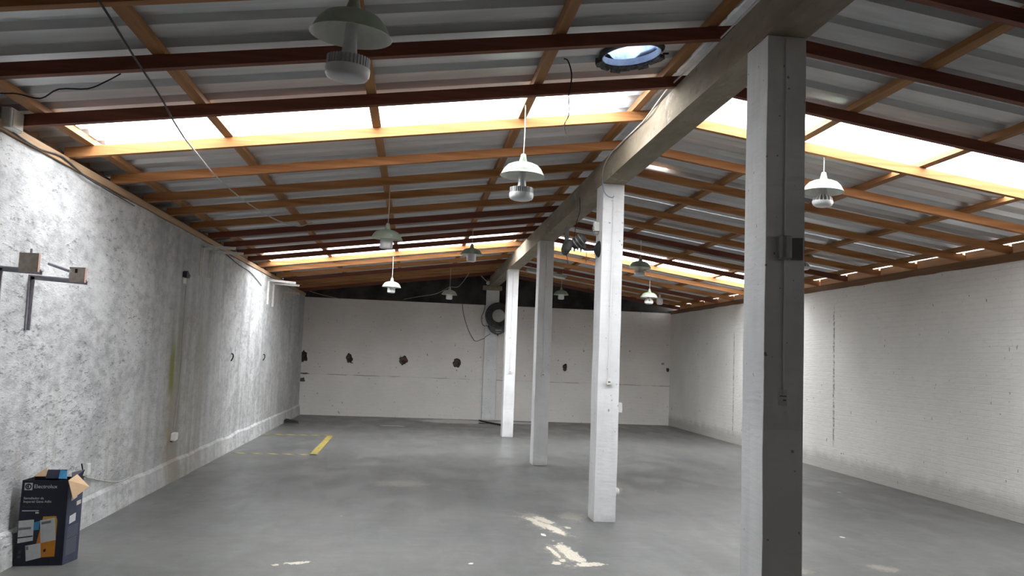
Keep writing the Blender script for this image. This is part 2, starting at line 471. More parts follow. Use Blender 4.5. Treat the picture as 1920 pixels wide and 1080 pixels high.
def tubebm(pts, r=.004, seg=6, smooth=3):
    bm = bmesh.new(); tube(bm, pts, r, seg, smooth); return bm
def rough_edge(bm, amp, sc=3.0):
    for v in bm.verts:
        v.co += amp * Vector((mnoise.noise(v.co*sc), mnoise.noise(v.co*sc+Vector((9, 3, 1))), mnoise.noise(v.co*sc+Vector((2, 7, 5)))))

# ------------------------------------------------------------------ setting: floor and walls
bm = bmesh.new()
box(bm, XL-.3, XR+.3, YF-.3, YB+.4, -.25, 0)
tag(obj('floor', bm, M['floor']), kind='structure')

def wall_x(x_in, x_out, z_top, name, mat, ridge_amp):
    """side wall with a slightly ragged top edge"""
    bm = bmesh.new()
    n = 150
    prev = None
    for i in range(n+1):
        y = YF + (YB - YF) * i / n
        zt = z_top + ridge_amp * mnoise.noise(Vector((y*2.3, x_in, 0)))
        ring = [bm.verts.new((x_in, y, -.02)), bm.verts.new((x_in, y, zt)), bm.verts.new((x_out, y, zt)), bm.verts.new((x_out, y, -.02))]
        if prev:
            for k in range(4): bm.faces.new((prev[k], prev[(k+1) % 4], ring[(k+1) % 4], ring[k]))
        else: bm.faces.new(ring)
        prev = ring
    bm.faces.new(prev[::-1])
    return tag(obj(name, bm, mat), kind='structure')
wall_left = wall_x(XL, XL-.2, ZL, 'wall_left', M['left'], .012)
wall_right = wall_x(XR, XR+.2, ZR, 'wall_right', M['right'], .015)

obj('plaster_band', boxbm(XR-.016, XR+.01, 7.6, 8.84, 0, ZR-.02), M['right'], wall_right, bevel=.006)
# proud rough footing along the left wall
bm = bmesh.new(); prev = None
for i in range(200):
    y = YF + .02 + (YB-.04 - YF) * i / 199
    w = .028 + .012*mnoise.noise(Vector((y*1.7, 1, 0)))
    h = .25 + .025*mnoise.noise(Vector((y*1.3, 5, 0)))
    ring = [bm.verts.new((XL-.01, y, 0)), bm.verts.new((XL+w+.02, y, 0)), bm.verts.new((XL+w, y, h-.03)), bm.verts.new((XL-.01, y, h+.01))]
    if prev:
        for k in range(4): bm.faces.new((prev[k], prev[(k+1) % 4], ring[(k+1) % 4], ring[k]))
    else: bm.faces.new(ring)
    prev = ring
bm.faces.new(prev[::-1])
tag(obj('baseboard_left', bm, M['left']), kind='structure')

# back wall with broken-open holes (cut through the plaster into the brick)
bm = boxbm(XL-.2, XR+.2, YB, YB+.25, -.02, ZD)
wall_back = tag(obj('wall_back', bm, [M['back'], M['brick']]), kind='structure')
def ragged(cx, cz, rx, rz, depth, seed, n=18):
    bm = bmesh.new(); pts = []
    for i in range(n):
        a = 2*math.pi*i/n
        k = 1 + .55*mnoise.noise(Vector((math.cos(a)*1.6+seed*5.1, math.sin(a)*1.6, seed)))
        pts.append((cx + rx*k*math.cos(a), cz + rz*k*math.sin(a)))
    prism(bm, pts, YB-.05, YB+depth, 'y')
    return obj('hole_cutter', bm, M['brick'])
cutters = []
for i, (cx, cz, rx, rz) in enumerate([(-2.735, 1.46, .085, .14), (-1.61, 1.45, .075, .12), (-.25, 1.46, .11, .12), (1.12, 1.44, .10, .13), (3.93, 1.42, .055, .10), (6.70, 1.45, .04, .05)]):
    cutters.append(ragged(cx, cz, rx, rz, .10, i+1))
    if i < 4: cutters.append(ragged(cx+.03, cz-.05, rx*.45, rz*.5, .17, i+11, 12))
cutters.append(ragged(-2.74, .87, .06, .06, .03, 31)); cutters.append(ragged(-2.70, 1.03, .12, .018, .03, 32))
for c in cutters:
    md = wall_back.modifiers.new('cut', 'BOOLEAN'); md.operation = 'DIFFERENCE'; md.solver = 'EXACT'; md.object = c
    md.material_mode = 'TRANSFER'
dg = bpy.context.evaluated_depsgraph_get()
me = bpy.data.meshes.new_from_object(wall_back.evaluated_get(dg))
wall_back.modifiers.clear(); wall_back.data = me
for c in cutters: bpy.data.objects.remove(c, do_unlink=True)
# red brick faces inside the third hole, thin mortar joint line
obj('brick', boxbm(-.20, -.10, YB+.03, YB+.09, 1.42, 1.53), plain('red_clay_brick', (.26, .07, .06), .9, .1, 0, .3, 30), wall_back)
bm = bmesh.new()
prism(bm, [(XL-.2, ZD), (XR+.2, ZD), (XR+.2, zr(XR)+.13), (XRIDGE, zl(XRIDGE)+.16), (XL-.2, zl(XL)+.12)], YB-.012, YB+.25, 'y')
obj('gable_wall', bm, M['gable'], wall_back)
bm = boxbm(1.80, 2.14, YB-.09, YB+.02, 0, 3.34)
obj('pilaster', bm, M['column'], wall_back, bevel=.008)
bm = boxbm(1.70, 2.20, YB-.13, YB+.02, 3.34, 3.46)
obj('corbel', bm, M['beam'], wall_back, bevel=.01)
bm = bmesh.new()
prism(bm, [(XL-.2, -.02), (XR+.2, -.02), (XR+.2, zr(XR)+.1), (XRIDGE, zl(XRIDGE)+.14), (XL-.2, zl(XL)+.1)], YF-.2, YF, 'y')
tag(obj('wall_front', bm, M['front']), kind='structure')

# ------------------------------------------------------------------ wall plates
bm = bmesh.new(); prev = None
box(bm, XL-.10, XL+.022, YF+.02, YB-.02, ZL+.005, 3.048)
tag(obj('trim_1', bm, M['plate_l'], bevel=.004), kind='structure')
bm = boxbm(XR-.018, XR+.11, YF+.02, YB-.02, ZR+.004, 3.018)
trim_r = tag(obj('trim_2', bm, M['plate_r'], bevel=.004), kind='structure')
RAFT_Y = [-4.6, -3.7, -2.8, -1.9, -1.0, -.1, .85, 1.8, 2.9, 4.05, 4.98, 5.95, 6.85, 7.87, 8.78, 9.60, 10.60, 11.50, 12.45, 13.33, 14.20, 15.15, 16.05, 17.15, 18.10, 19.00, 19.95, 20.85]
for i, (a, b_) in enumerate(zip(RAFT_Y, RAFT_Y[1:])):
    if b_ < 3: continue
    obj('blocking', boxbm(6.775, 6.805, a+.05, b_+.004, 3.02, 3.130 + .010*random.random()), M['block'], trim_r)

# ------------------------------------------------------------------ roof: rafters, battens, sheets
ceiling = empty('ceiling', (0, 0, 0), kind='structure')
AL, AR = math.atan(.1372), math.atan(.1438)
def rafter_mesh(x0, z0, x1, z1, w=.055, h=.082):
    bm = bmesh.new()
    prism(bm, [(x0, z0), (x1, z1), (x1, z1+h), (x0, z0+h)], 0, w, 'y')
    bmesh.ops.recalc_face_normals(bm, faces=bm.faces)
    me = bpy.data.meshes.new('rafter'); bm.to_mesh(me); bm.free(); return me
RED = {4.98, 5.95, 11.5, 12.45, 13.33, 14.2, 18.1, 20.85}
rl = {k: rafter_mesh(XL-.02, zl(XL-.02), XRIDGE-.002, zl(XRIDGE)) for k in ('pine', 'red_backlit')}
rr = {k: rafter_mesh(XRIDGE+.002, zl(XRIDGE), 6.80, zr(6.80)) for k in ('pine', 'red_backlit')}
for k in rl: rl[k].materials.append(M[k]); rr[k].materials.append(M[k])
for y in RAFT_Y:
    k = 'red_backlit' if y in RED else 'pine'
    o = link('rafter', rl[k], None, ceiling); o.location = (0, y, random.uniform(-.004, 0))
    o.rotation_euler = (0, 0, random.uniform(-.004, .004))
    o = link('rafter', rr['red_backlit' if y in (4.05, 4.98, 5.95, 12.45, 14.2, 18.1, 20.85) else 'pine'], None, ceiling); o.location = (0, y, random.uniform(-.004, 0))
    o.rotation_euler = (0, 0, random.uniform(-.003, .003))
def batten(x, zf, ang):
    bm = bmesh.new()
    m = Matrix.Translation((x, 0, zf(x)+.083)) @ Matrix.Rotation(ang, 4, 'Y')
    box(bm, -.035, .035, YF+.02, YB-.02, 0, .050, m)
    obj('batten', bm, M['batten'], ceiling)
for x in (-2.63, -1.57, -.39, .82, 1.80): batten(x, zl, -AL)
for x in (2.17, 3.29, 4.43, 5.58, 6.62): batten(x, zr, AR)

SDZ = .1345            # underside of the sheets above the underside of the rafters
def sheet_mesh(name, x0, x1, zf, mat, lift=0.0, ribs=3, nx=2):
    """trapezoidal sheet, ribs running down the slope"""
    prof = [(0, 0)]
    for r_ in range(ribs):
        o = r_*PITCH
        prof += [(o+.085, 0), (o+.115, .042), (o+.225, .042), (o+.255, 0)]
    prof += [(ribs*PITCH+.012, 0)]
    bm = bmesh.new(); rows = []
    for i in range(nx+1):
        x = x0 + (x1-x0)*i/nx
        rows.append([bm.verts.new((x, py, zf(x)+SDZ+pz+lift)) for py, pz in prof])
    for a, b_ in zip(rows, rows[1:]):
        for j in range(len(prof)-1): bm.faces.new((a[j], a[j+1], b_[j+1], b_[j]))
    bmesh.ops.recalc_face_normals(bm, faces=bm.faces)
    me = bpy.data.meshes.new(name); bm.to_mesh(me); bm.free(); me.materials.append(mat); return me
VENT = (1.40, 5.50)     # round roof vent
GAP = (2.60, 8.82)       # small torn opening by the ridge, east slope
def cut_sheet(o, cutter_bm):
    cu = obj('hole_cutter', cutter_bm, M['metal'])
    o.data = o.data.copy()
    md = o.modifiers.new('solid', 'SOLIDIFY'); md.thickness = .002
    md = o.modifiers.new('cut', 'BOOLEAN'); md.operation = 'DIFFERENCE'; md.solver = 'EXACT'; md.object = cu
    dg = bpy.context.evaluated_depsgraph_get()
    me2 = bpy.data.meshes.new_from_object(o.evaluated_get(dg)); o.modifiers.clear(); o.data = me2
    bpy.data.objects.remove(cu, do_unlink=True)
SLOPES = (('l', -3.02, 1.90, -2.60, 1.90, zl), ('r', 2.06, 6.95, 2.06, 6.58, zr))
meshes = {}
for side, (tg, x0, x1, sx0, sx1, zf) in enumerate(SLOPES):
    (ya, na, yra), (yb, nb, yrb) = SKY_Y
    if side == 1: ya, yb = yra, yrb
    # rows of sheets: (start, ribs, translucent)
    rows = []
    y = ya
    while y > YF - .3: y -= SHEET; rows.append((y, 3, False))
    rows.append((ya, na, True)); y = ya + na*PITCH
    while y + SHEET < yb + .01: rows.append((y, 3, False)); y += SHEET
    rest = int((yb - y)/PITCH + .5)
    if rest > 0: rows.append((yb-rest*PITCH, rest, False))
    rows.append((yb, nb, True)); y = yb + nb*PITCH
    while y < YB: rows.append((y, 3, False)); y += SHEET
    for i, (y, n, sky) in enumerate(sorted(rows)):
        lift = .002*(i % 2)
        key = (side, n, sky)
        if key not in meshes:
            meshes[key] = (sheet_mesh('skylight_sheet', sx0, sx1, zf, M['fibre'], 0, n) if sky else sheet_mesh('roof_sheet', x0, x1, zf, M['metal'], 0, n))
            if sky: meshes[key+('end',)] = sheet_mesh('roof_sheet', *((x0, sx0+.01) if side == 0 else (sx1-.01, x1)), zf, M['metal'], .003, n)
        o = link('skylight_sheet' if sky else 'roof_sheet', meshes[key], None, ceiling); o.location = (0, y, lift)
        if sky:
            tag(o, 'translucent white fibreglass sheet')
            o = link('roof_sheet', meshes[key+('end',)], None, ceiling); o.location = (0, y, lift)
        hit = VENT if side == 0 else GAP
        if not sky and y - .25 < hit[1] < y + n*PITCH + .25:
            cb = bmesh.new()
            if side == 0: lathe(cb, [(0, 2.9), (.205, 2.9), (.205, 4.5), (0, 4.5)], 40)
            else: prism(cb, [(-.15, -.01), (-.05, -.06), (.12, -.05), (.16, -.02), (.10, .06), (-.12, .05)], 2.9, 4.5, 'z')
            bmesh.ops.transform(cb, matrix=Matrix.Translation((hit[0], hit[1], 0)), verts=cb.verts)
            cut_sheet(o, cb)
bm = bmesh.new()
zt = .18
prism(bm, [(1.66, zl(1.66)+zt), (XRIDGE, zl(XRIDGE)+zt+.02), (2.30, zr(2.30)+zt), (2.30, zr(2.30)+zt+.003), (XRIDGE, zl(XRIDGE)+zt+.024), (1.66, zl(1.66)+zt+.003)], YF-.2, YB+.2, 'y')
obj('ridge_cap', bm, M['metal'], ceiling)
obj('eave_board', boxbm(-2.985, -2.96, YF, YB, ZL, zl(-2.97)+.185), M['plate_r'], ceiling)

# ------------------------------------------------------------------ concrete frame
bm = bmesh.new(); prev = None
n = 60
for i in range(n+1):
    y = YF + (YB-.1-YF)*i/n
    j = [Vector((mnoise.noise(Vector((y*1.1, k*7.0, 0))), 0, mnoise.noise(Vector((y*1.1, k*7.0, 5))))) * .006 for k in range(4)]
    ring = [bm.verts.new(Vector(c)+j[k]) for k, c in enumerate([(XC0-.004, y, 3.444), (XC1+.004, y, 3.444), (XC1+.004, y, 3.685), (XC0-.004, y, 3.685)])]
    if prev:
        for k in range(4): bm.faces.new((prev[k], prev[(k+1) % 4], ring[(k+1) % 4], ring[k]))
    else: bm.faces.new(ring)
    prev = ring
bm.faces.new(prev[::-1])
beam = tag(obj('ridge_beam', bm, M['beam']), 'raw concrete ridge beam running along the tops of the columns under the roof', 'beam')
COL_Y = (4.298, 8.341, 12.683, 17.077)
COL_L = ('white column closest to the camera, with two grey boxes on its shaded face',
         'brightly lit white column with a side socket box, second from the camera',
         'shaded white column between the brightly lit second and fourth columns',
         'slim bright white column standing just before the back wall fan')
for y, lb in zip(COL_Y, COL_L):
    bm = bmesh.new(); prev = None
    for i in range(25):
        z = 3.444*i/24
        ring = [bm.verts.new(Vector(c) + .0045*Vector((mnoise.noise(Vector((z*2, k*5, y))), mnoise.noise(Vector((z*2, k*5, y+9))), 0))) for k, c in enumerate([(XC0, y, z), (XC1, y, z), (XC1, y+.291, z), (XC0, y+.291, z)])]
        if prev:
            for k in range(4): bm.faces.new((prev[k], prev[(k+1) % 4], ring[(k+1) % 4], ring[k]))
        else: bm.faces.new(ring[::-1])
        prev = ring
    bm.faces.new(prev)
    tag(obj('concrete_column', bm, M['column'], bevel=.004), lb, 'column', 'white concrete columns under the ridge beam')

# ------------------------------------------------------------------ conduits and boxes on the columns
def conduit(x, y, z0, z1, r, label, mat, boxed=True):
    t = empty('conduit', (x, y, z0), label, 'conduit', 'conduits on the columns')
    bm = tubebm([(0, -r, 0), (0, -r, z1-z0)], r, 8, 0)
    obj('pipe', bm, mat, t, smooth=40)
    if boxed:
        bm = bmesh.new()
        prism(bm, [(-.02, -.03), (.02, -.03), (.028, .0), (.02, .035), (-.02, .035), (-.028, 0)], -.032, 0, 'y')
        o = obj('outlet_box', bm, M['white'], t, bevel=.004); o.location = (0, 0, -.03)
        o2 = obj('socket_hole', boxbm(-.012, .012, -.034, -.030, -.006, .006), M['dark'], o)
    else:
        obj('socket_plate', boxbm(-.024, .024, -.006, 0, -.055, .03), M['column'], t, bevel=.003)
        obj('socket_hole', boxbm(-.02, .018, -.008, -.005, -.008, -.003), M['dark'], t)
        obj('socket_hole', boxbm(.000, .016, -.008, -.005, -.03, -.024), M['dark'], t)
    return t
conduit(1.975, 4.298, 1.46, 3.43, .0045, 'thin conduit down the shaded front of the column closest to the camera', M['column'], False)
conduit(1.979, 8.341, 1.43, 3.30, .0075, 'white conduit ending in a socket on the second, sunlit column', M['column'])
conduit(1.978, 12.683, 1.40, 3.40, .010, 'white conduit ending in a socket on the shaded third column', M['column'])
conduit(1.982, 17.077, 1.36, 3.40, .009, 'white conduit ending in a socket on the column before the fan', M['column'])
def wbox(name, x0, x1, y0, y1, z0, z1, mat, label, cat, group=None, bevel=.006):
    cx, cy = (x0+x1)/2, (y0+y1)/2
    bm = boxbm(x0-cx, x1-cx, y0-cy, y1-cy, 0, z1-z0)
    o = obj(name, bm, mat, bevel=bevel); o.location = (cx, cy, z0)
    return tag(o, label, cat, group)
# two grey boxes on the first column
t = empty('switch_box', (1.968, 4.298, 2.196), 'rounded light grey plastic box on the shaded face of the closest column', 'box')
bm = bmesh.new()
prism(bm, [(-.034, 0), (-.034, -.03), (-.024, -.046), (-.005, -.052), (.018, -.05), (.034, -.04), (.034, 0)], 0, .122, 'z')
obj('cover', bm, M['grey_pl'], t, bevel=.004)
obj('base_lip', boxbm(-.028, .028, -.04, 0, -.006, 0), M['grey_pl'], t)
t = empty('cover_plate', (2.044, 4.298, 2.19), 'flat grey plate hinged beside the rounded grey box on the closest column', 'plate')
bm = bmesh.new()
prism(bm, [(-.036, 0), (-.030, -.012), (.030, -.03), (.034, -.03), (.034, 0)], 0, .122, 'z')
obj('plate', bm, plain('dim_grey_plastic', (.22, .22, .22), .5, .3), t, bevel=.003)
obj('bright_edge', boxbm(.024, .028, -.034, -.028, .0, .122), M['white'], t)
# boxes on the second column
t = empty('socket_box', (2.092, 8.42, 1.09), 'white square socket box on the right side of the second column', 'socket')
obj('body', boxbm(0, .048, -.04, .04, 0, .10), M['white'], t, bevel=.004)
obj('face', boxbm(.046, .05, -.03, .03, .02, .08), M['cream'], t)
t = empty('socket_box', (2.092, 8.42, .245), 'low round white socket on the right side of the second column', 'socket')
bm = bmesh.new(); lathe(bm, [(0, 0), (.045, 0), (.045, .03), (.03, .045), (0, .045)], 20, mtx=Matrix.Translation((0, 0, .045)) @ Matrix.Rotation(R(90), 4, 'Y'))
obj('body', bm, M['white'], t, smooth=40)
t = empty('junction_box', (1.868, 8.50, 2.96), 'small white junction box high on the left side of the second column', 'box')
obj('body', boxbm(-.055, 0, -.04, .04, 0, .10), M['white'], t, bevel=.006)
obj('cable_gland', boxbm(-.045, -.01, -.02, .02, -.03, 0), M['grey_pl'], t, bevel=.004)
obj('cable_gland', boxbm(-.065, -.055, -.02, .02, .02, .05), M['grey_pl'], t)
tag(obj('looped_wire', tubebm([(1.862, 8.36, 3.52), (1.86, 8.335, 3.44), (1.868, 8.333, 3.38), (1.89, 8.333, 3.335), (1.93, 8.333, 3.305), (1.972, 8.333, 3.30), (1.977, 8.333, 3.32), (1.979, 8.336, 3.29)], .006), M['bluewire'], smooth=True), 'blue grey wire looping onto the top of the second column', 'wire')
tag(obj('wall_cable', tubebm([(2.097, 8.45, 1.09), (2.10, 8.46, .8), (2.105, 8.45, .55), (2.10, 8.43, .33)], .004), M['cord'], smooth=True), 'white cable between the two sockets on the right of the second column', 'cable')

# ------------------------------------------------------------------ pendant lamps
def shade_bm():
    bm = bmesh.new()
    out = [(.030, .012), (.040, .004), (.085, -.006), (.122, -.022), (.148, -.050), (.164, -.080), (.174, -.100), (.180, -.104)]
    inn = [(.177, -.106), (.170, -.099), (.160, -.080), (.144, -.053), (.119, -.026), (.083, -.011), (.030, -.003)]
    lathe(bm, out + inn, 40)
    for v in bm.verts: v.co.z += .104
    return bm
def cap_bm():
    bm = bmesh.new(); lathe(bm, [(0, .178), (.014, .178), (.020, .172), (.024, .15), (.034, .115), (.036, .104), (0, .104)], 20); return bm
def fin_drum(bm, r, z0, z1, n=22, depth=.012):
    prof = []
    for i in range(n*2):
        a0 = math.pi*i/n; rr_ = r if i % 2 == 0 else r-depth
        for da in (.12, .88): prof.append((rr_*math.cos(a0+da*math.pi/n), rr_*math.sin(a0+da*math.pi/n)))
    prism(bm, prof, z0, z1, 'z')
protos = {}
def lamp_parts(root, typ):
    if typ not in protos:
        P = []
        P.append(obj('shade', shade_bm(), [M['enamel']], root, smooth=50))
        me = P[0].data; me.materials.append(M['enamel_in'])
        for p in me.polygons:
            if p.normal.z < -.05 or (p.center.xy.length > .02 and p.normal.xy.dot(p.center.xy) < -.001): p.material_index = 1
        P.append(obj('cap', cap_bm(), M['enamel'], root, smooth=40))
        bm = bmesh.new(); lathe(bm, [(0, .104), (.024, .104), (.024, .055), (0, .055)], 16)
        P.append(obj('socket', bm, M['grey_pl'], root, smooth=40))
        if typ == 'highbay':
            bm = bmesh.new(); lathe(bm, [(0, .06), (.026, .06), (.028, .0), (.030, -.045), (.036, -.09), (.052, -.096), (.056, -.10), (0, -.10)], 24)
            P.append(obj('bulb_neck', bm, M['alu'], root, smooth=40))
            bm = bmesh.new(); fin_drum(bm, .094, -.142, -.098, 36, .008)
            P.append(obj('heat_sink', bm, M['alu'], root))
            bm = bmesh.new(); lathe(bm, [(0, -.141), (.096, -.141), (.097, -.150), (.095, -.172), (.088, -.186), (.07, -.194), (0, -.200)], 32)
            P.append(obj('diffuser', bm, M['opal'], root, smooth=40))
        elif typ == 'tubular':
            bm = bmesh.new(); lathe(bm, [(0, .058), (.03, .058), (.05, .04), (.068, .02), (.07, -.03), (0, -.03)], 24)
            P.append(obj('bulb_neck', bm, M['opal'], root, smooth=40))
            bm = bmesh.new(); lathe(bm, [(0, -.029), (.071, -.029), (.073, -.08), (.070, -.098), (.055, -.108), (0, -.112)], 24)
            P.append(obj('diffuser', bm, M['opal'], root, smooth=40))
        else:
            bm = bmesh.new(); lathe(bm, [(0, .058), (.028, .058), (.034, .0), (.042, -.03), (0, -.03)], 20)
            P.append(obj('bulb_neck', bm, M['alu'], root, smooth=40))
            bm = bmesh.new()
            for i in range(16):
                m = Matrix.Rotation(2*math.pi*i/16, 4, 'Z')
                prism_v = prism(bm, [(.02, -.022), (.048, -.026), (.078, -.05), (.088, -.085), (.02, -.085)], -.005, .005, 'y')
                bmesh.ops.transform(bm, matrix=m, verts=prism_v)
            P.append(obj('heat_sink', bm, M['white'], root))
            bm = bmesh.new(); lathe(bm, [(0, -.084), (.089, -.084), (.090, -.096), (.080, -.118), (.06, -.130), (0, -.134)], 28)
            P.append(obj('diffuser', bm, M['opal'], root, smooth=40))
        protos[typ] = P
    else:
        for s in protos[typ]:
            c = s.copy(); C.objects.link(c); c.parent = root
LAMPS = [
 ('highbay', (-.337, 3.59, 2.974), (R(3), R(2.5), 0), 'pale green pendant lamp closest to the camera, tilted, with wide disc bulb'),
 ('highbay', (.791, 6.47, 3.047), (0, R(1), 0), 'pale green pendant lamp with disc bulb hanging before the bright skylight and the big beam'),
 ('tubular', (-.357, 9.3, 2.869), (R(4), R(2), 0), 'pale green pendant lamp seen against the left half of the far skylight strip'),
 ('tubular', (-.469, 15.7, 2.843), (0, R(2), 0), 'small bright green pendant lamp with tubular bulb, low before the left dark gable'),
 ('tubular', (.831, 13.0, 3.197), (0, R(1), 0), 'dark looking pendant lamp silhouetted under the far skylight, left of the beam'),
 ('tubular', (.739, 18.8, 2.981), (0, R(2), 0), 'tiny dim pendant lamp with slanting wire just left of the wall fan'),
 ('ribbed', (3.524, 6.9, 3.17), (0, R(2), 0), 'pendant lamp on the right slope, half hidden behind the closest column'),
 ('ribbed', (3.523, 12.9, 3.12), (0, R(2), 0), 'dark pendant lamp with finned bulb under the far right skylight'),
 ('ribbed', (4.655, 16.3, 2.926), (0, R(2), 0), 'bright pale green pendant lamp with white ribbed bulb, low on the right'),
 ('tubular', (3.401, 19.4, 3.145), (0, 0, 0), 'tiny pendant lamp right of the shaded third column, against the dark gable'),
 ('ribbed', (5.683, 11.7, 3.204), (0, R(2), 0), 'pendant lamp whose pale green edge peeps out right of the closest column'),
]
for typ, loc, rot, lb in LAMPS:
    t = empty('pendant_lamp', loc, lb, 'lamp', 'pale green pendant lamps under the roof'); t.rotation_euler = rot
    lamp_parts(t, typ)
    zroof = (zl(loc[0]) if loc[0] < XRIDGE else zr(loc[0])) + .14
    m = t.rotation_euler.to_matrix()
    topl = m @ Vector((0, 0, .17))
    end = Vector((loc[0]+.003, loc[1], zroof))
    bm = bmesh.new(); tube(bm, [topl, topl*.6+(end-Vector(loc))*.4+Vector((.004, 0, 0)), end-Vector(loc)], .0045, 6, 3)
    bmesh.ops.transform(bm, matrix=m.inverted().to_4x4(), verts=bm.verts)
    obj('cord', bm, M['cord'], t, smooth=True)
    if loc[1] == 18.8: far_lamp = t
# bare bulb beside the low right lamp
t = empty('hanging_bulb', (5.474, 18.3, 3.0), 'bare grey bulb without a shade, just right of the bright low pendant lamp', 'bulb')
bm = bmesh.new(); lathe(bm, [(0, .17), (.02, .165), (.024, .10), (.06, .08), (.074, .05), (.074, -.02), (.06, -.055), (0, -.065)], 24)
obj('glass', bm, M['opal'], t, smooth=40)
bm = bmesh.new(); lathe(bm, [(0, .215), (.024, .215), (.028, .16), (0, .16)], 14); obj('socket', bm, M['grey_pl'], t, smooth=40)
obj('cord', tubebm([(0, 0, .21), (.02, 0, zr(5.474)+.14-3.0)], .004, 6, 0), M['cord'], t)

# ------------------------------------------------------------------ round roof vent
zv = zl(VENT[0]) + SDZ
t = empty('roof_vent', (VENT[0], VENT[1], zv), 'round roof vent with bluish plastic dome and ragged dark rim between two rafters', 'vent')
t.rotation_euler = (0, -AL, 0)
bm = bmesh.new(); lathe(bm, [(.200, -.035), (.206, -.035), (.206, .012), (.200, .012), (.200, -.035)], 40); obj('collar', bm, M['steel'], t, smooth=40)
bm = bmesh.new(); lathe(bm, [(.204, .01), (.200, .06), (.180, .13), (.135, .185), (.07, .21), (0, .218)], 40); obj('dome', bm, M['dome'], t, smooth=True)
bm = bmesh.new(); lathe(bm, [(.160, .146), (.168, .148), (.170, .136), (.162, .134), (.160, .146)], 40); obj('dome_ring', bm, M['steel'], t, smooth=True)
bm = bmesh.new(); lathe(bm, [(.206, -.004), (.228, -.004), (.232, -.014), (.215, -.024), (.206, -.016), (.206, -.004)], 48)
for v in bm.verts:
    a = math.atan2(v.co.y, v.co.x); k = mnoise.noise(Vector((math.cos(a)*2.2, math.sin(a)*2.2, 3)))
    v.co.z += .008*k; v.co.xy *= 1 + .03*mnoise.noise(Vector((math.cos(a)*4, math.sin(a)*4, 8)))
obj('rim_seal', bm, M['black'], t, smooth=True)
bm = bmesh.new()
for i in range(9):
    a = .25 + i*.31 + .1*random.random()
    m = Matrix.Rotation(a, 4, 'Z')
    v = prism(bm, [(.20, -.02), (.245, -.02), (.25, -.05-.03*random.random()), (.21, -.045)], -.035, .04, 'y')
    bmesh.ops.transform(bm, matrix=m, verts=v)
rough_edge(bm, .012, 14)
obj('torn_flashing', bm, M['dust'], t)
obj('fixing_screw', boxbm(.235, .275, .02, .035, -.03, -.02), M['black'], t)

# ------------------------------------------------------------------ fans
def pol(r, a): return (r*math.cos(a), r*math.sin(a))
FY = Matrix.Rotation(R(90), 4, 'X')        # lathe axis z -> -y (towards the camera)
t = empty('wall_fan', (2.12, YB-.09, 2.68), 'big grey round wall fan with pale hub and water tank on the back wall pilaster', 'fan')
bm = bmesh.new(); lathe(bm, [(.30, .0), (.335, .02), (.345, .10), (.335, .18), (.315, .20), (.295, .18), (.285, .10), (.285, .02), (.30, 0)], 48, mtx=FY); obj('housing_ring', bm, M['dark'], t, smooth=40)
bm = bmesh.new(); lathe(bm, [(0, .16), (.155, .16), (.165, .175), (.165, .195), (.15, .205), (0, .21)], 40, mtx=FY); hubo = obj('hub', bm, M['hub'], t, smooth=40)
bm = bmesh.new(); lathe(bm, [(0, .208), (.03, .208), (.03, .222), (0, .226)], 20, mtx=FY); obj('hub_cap', bm, M['grey_pl'], hubo, smooth=40)
bm = bmesh.new(); lathe(bm, [(0, .02), (.29, .02), (.29, .035), (0, .035)], 40, mtx=FY); obj('back_plate', bm, M['dark'], t)
for i in range(5):
    bm = bmesh.new()
    m = Matrix.Rotation(2*math.pi*i/5+.4, 4, 'Y') @ Matrix.Translation((.21, -.10, 0)) @ Matrix.Rotation(R(32), 4, 'X')
    box(bm, -.075, .070, -.003, .003, -.065, .065, m); obj('blade', bm, M['dust'], t)
for i in range(3):
    bm = bmesh.new(); box(bm, .15, .31, -.19, -.17, -.014, .014, Matrix.Rotation(2*math.pi*i/3+R(40), 4, 'Y')); obj('spoke', bm, M['dark'], t)
for r_ in (.20, .24, .28):
    bm = bmesh.new(); lathe(bm, [(r_-.004, .196), (r_+.004, .196), (r_+.004, .204), (r_-.004, .204), (r_-.004, .196)], 40, mtx=FY); obj('guard_ring', bm, M['dust'], t)
bm = bmesh.new()
pts = [pol(.335, a) for a in [R(d) for d in (205, 215, 225)]] + [(-.24, -.33), (-.16, -.42), (-.06, -.475), (.06, -.475), (.16, -.42), (.24, -.33)] + [pol(.335, R(d)) for d in (315, 325, 335)] + [pol(.29, R(d)) for d in (325, 300, 270, 240, 215)]
prism(bm, pts, -.19, -.02, 'y'); tank = obj('water_tank', bm, M['dark'], t, bevel=.008)
obj('name_plate', boxbm(-.075, .085, -.196, -.19, -.385, -.362), M['hub'], tank)
obj('name_plate', boxbm(-.045, .055, -.196, -.19, -.445, -.425), M['hub'], tank)
obj('drain_tap', boxbm(-.015, .015, -.15, -.10, -.51, -.47), M['black'], tank)
obj('knob', boxbm(-.27, -.24, -.20, -.17, -.31, -.27), M['black'], t)
obj('wall_mount', boxbm(-.06, .06, -.03, .0, -.12, .12), M['dark'], t)
fan1 = t
def part_of(o, p):
    bpy.context.view_layer.update(); o.parent = p; o.matrix_parent_inverse = p.matrix_world.inverted(); return o
part_of(obj('power_cord', tubebm([(1.19, YB-.03, 2.975), (1.22, YB-.015, 2.75), (1.28, YB-.012, 2.54), (1.38, YB-.012, 2.28), (1.52, YB-.012, 2.05), (1.60, YB-.012, 2.01), (1.72, YB-.012, 2.06), (1.79, YB-.06, 2.09), (1.83, YB-.10, 2.14), (1.94, YB-.11, 2.21)], .008, 6, 3), M['dark'], smooth=True), fan1)
part_of(obj('power_cord', tubebm([(1.775, YB-.03, 2.97), (1.765, YB-.02, 2.82), (1.70, YB-.015, 2.63), (1.73, YB-.02, 2.46), (1.79, YB-.06, 2.41), (1.87, YB-.15, 2.42)], .008, 6, 3), M['black'], smooth=True), fan1)

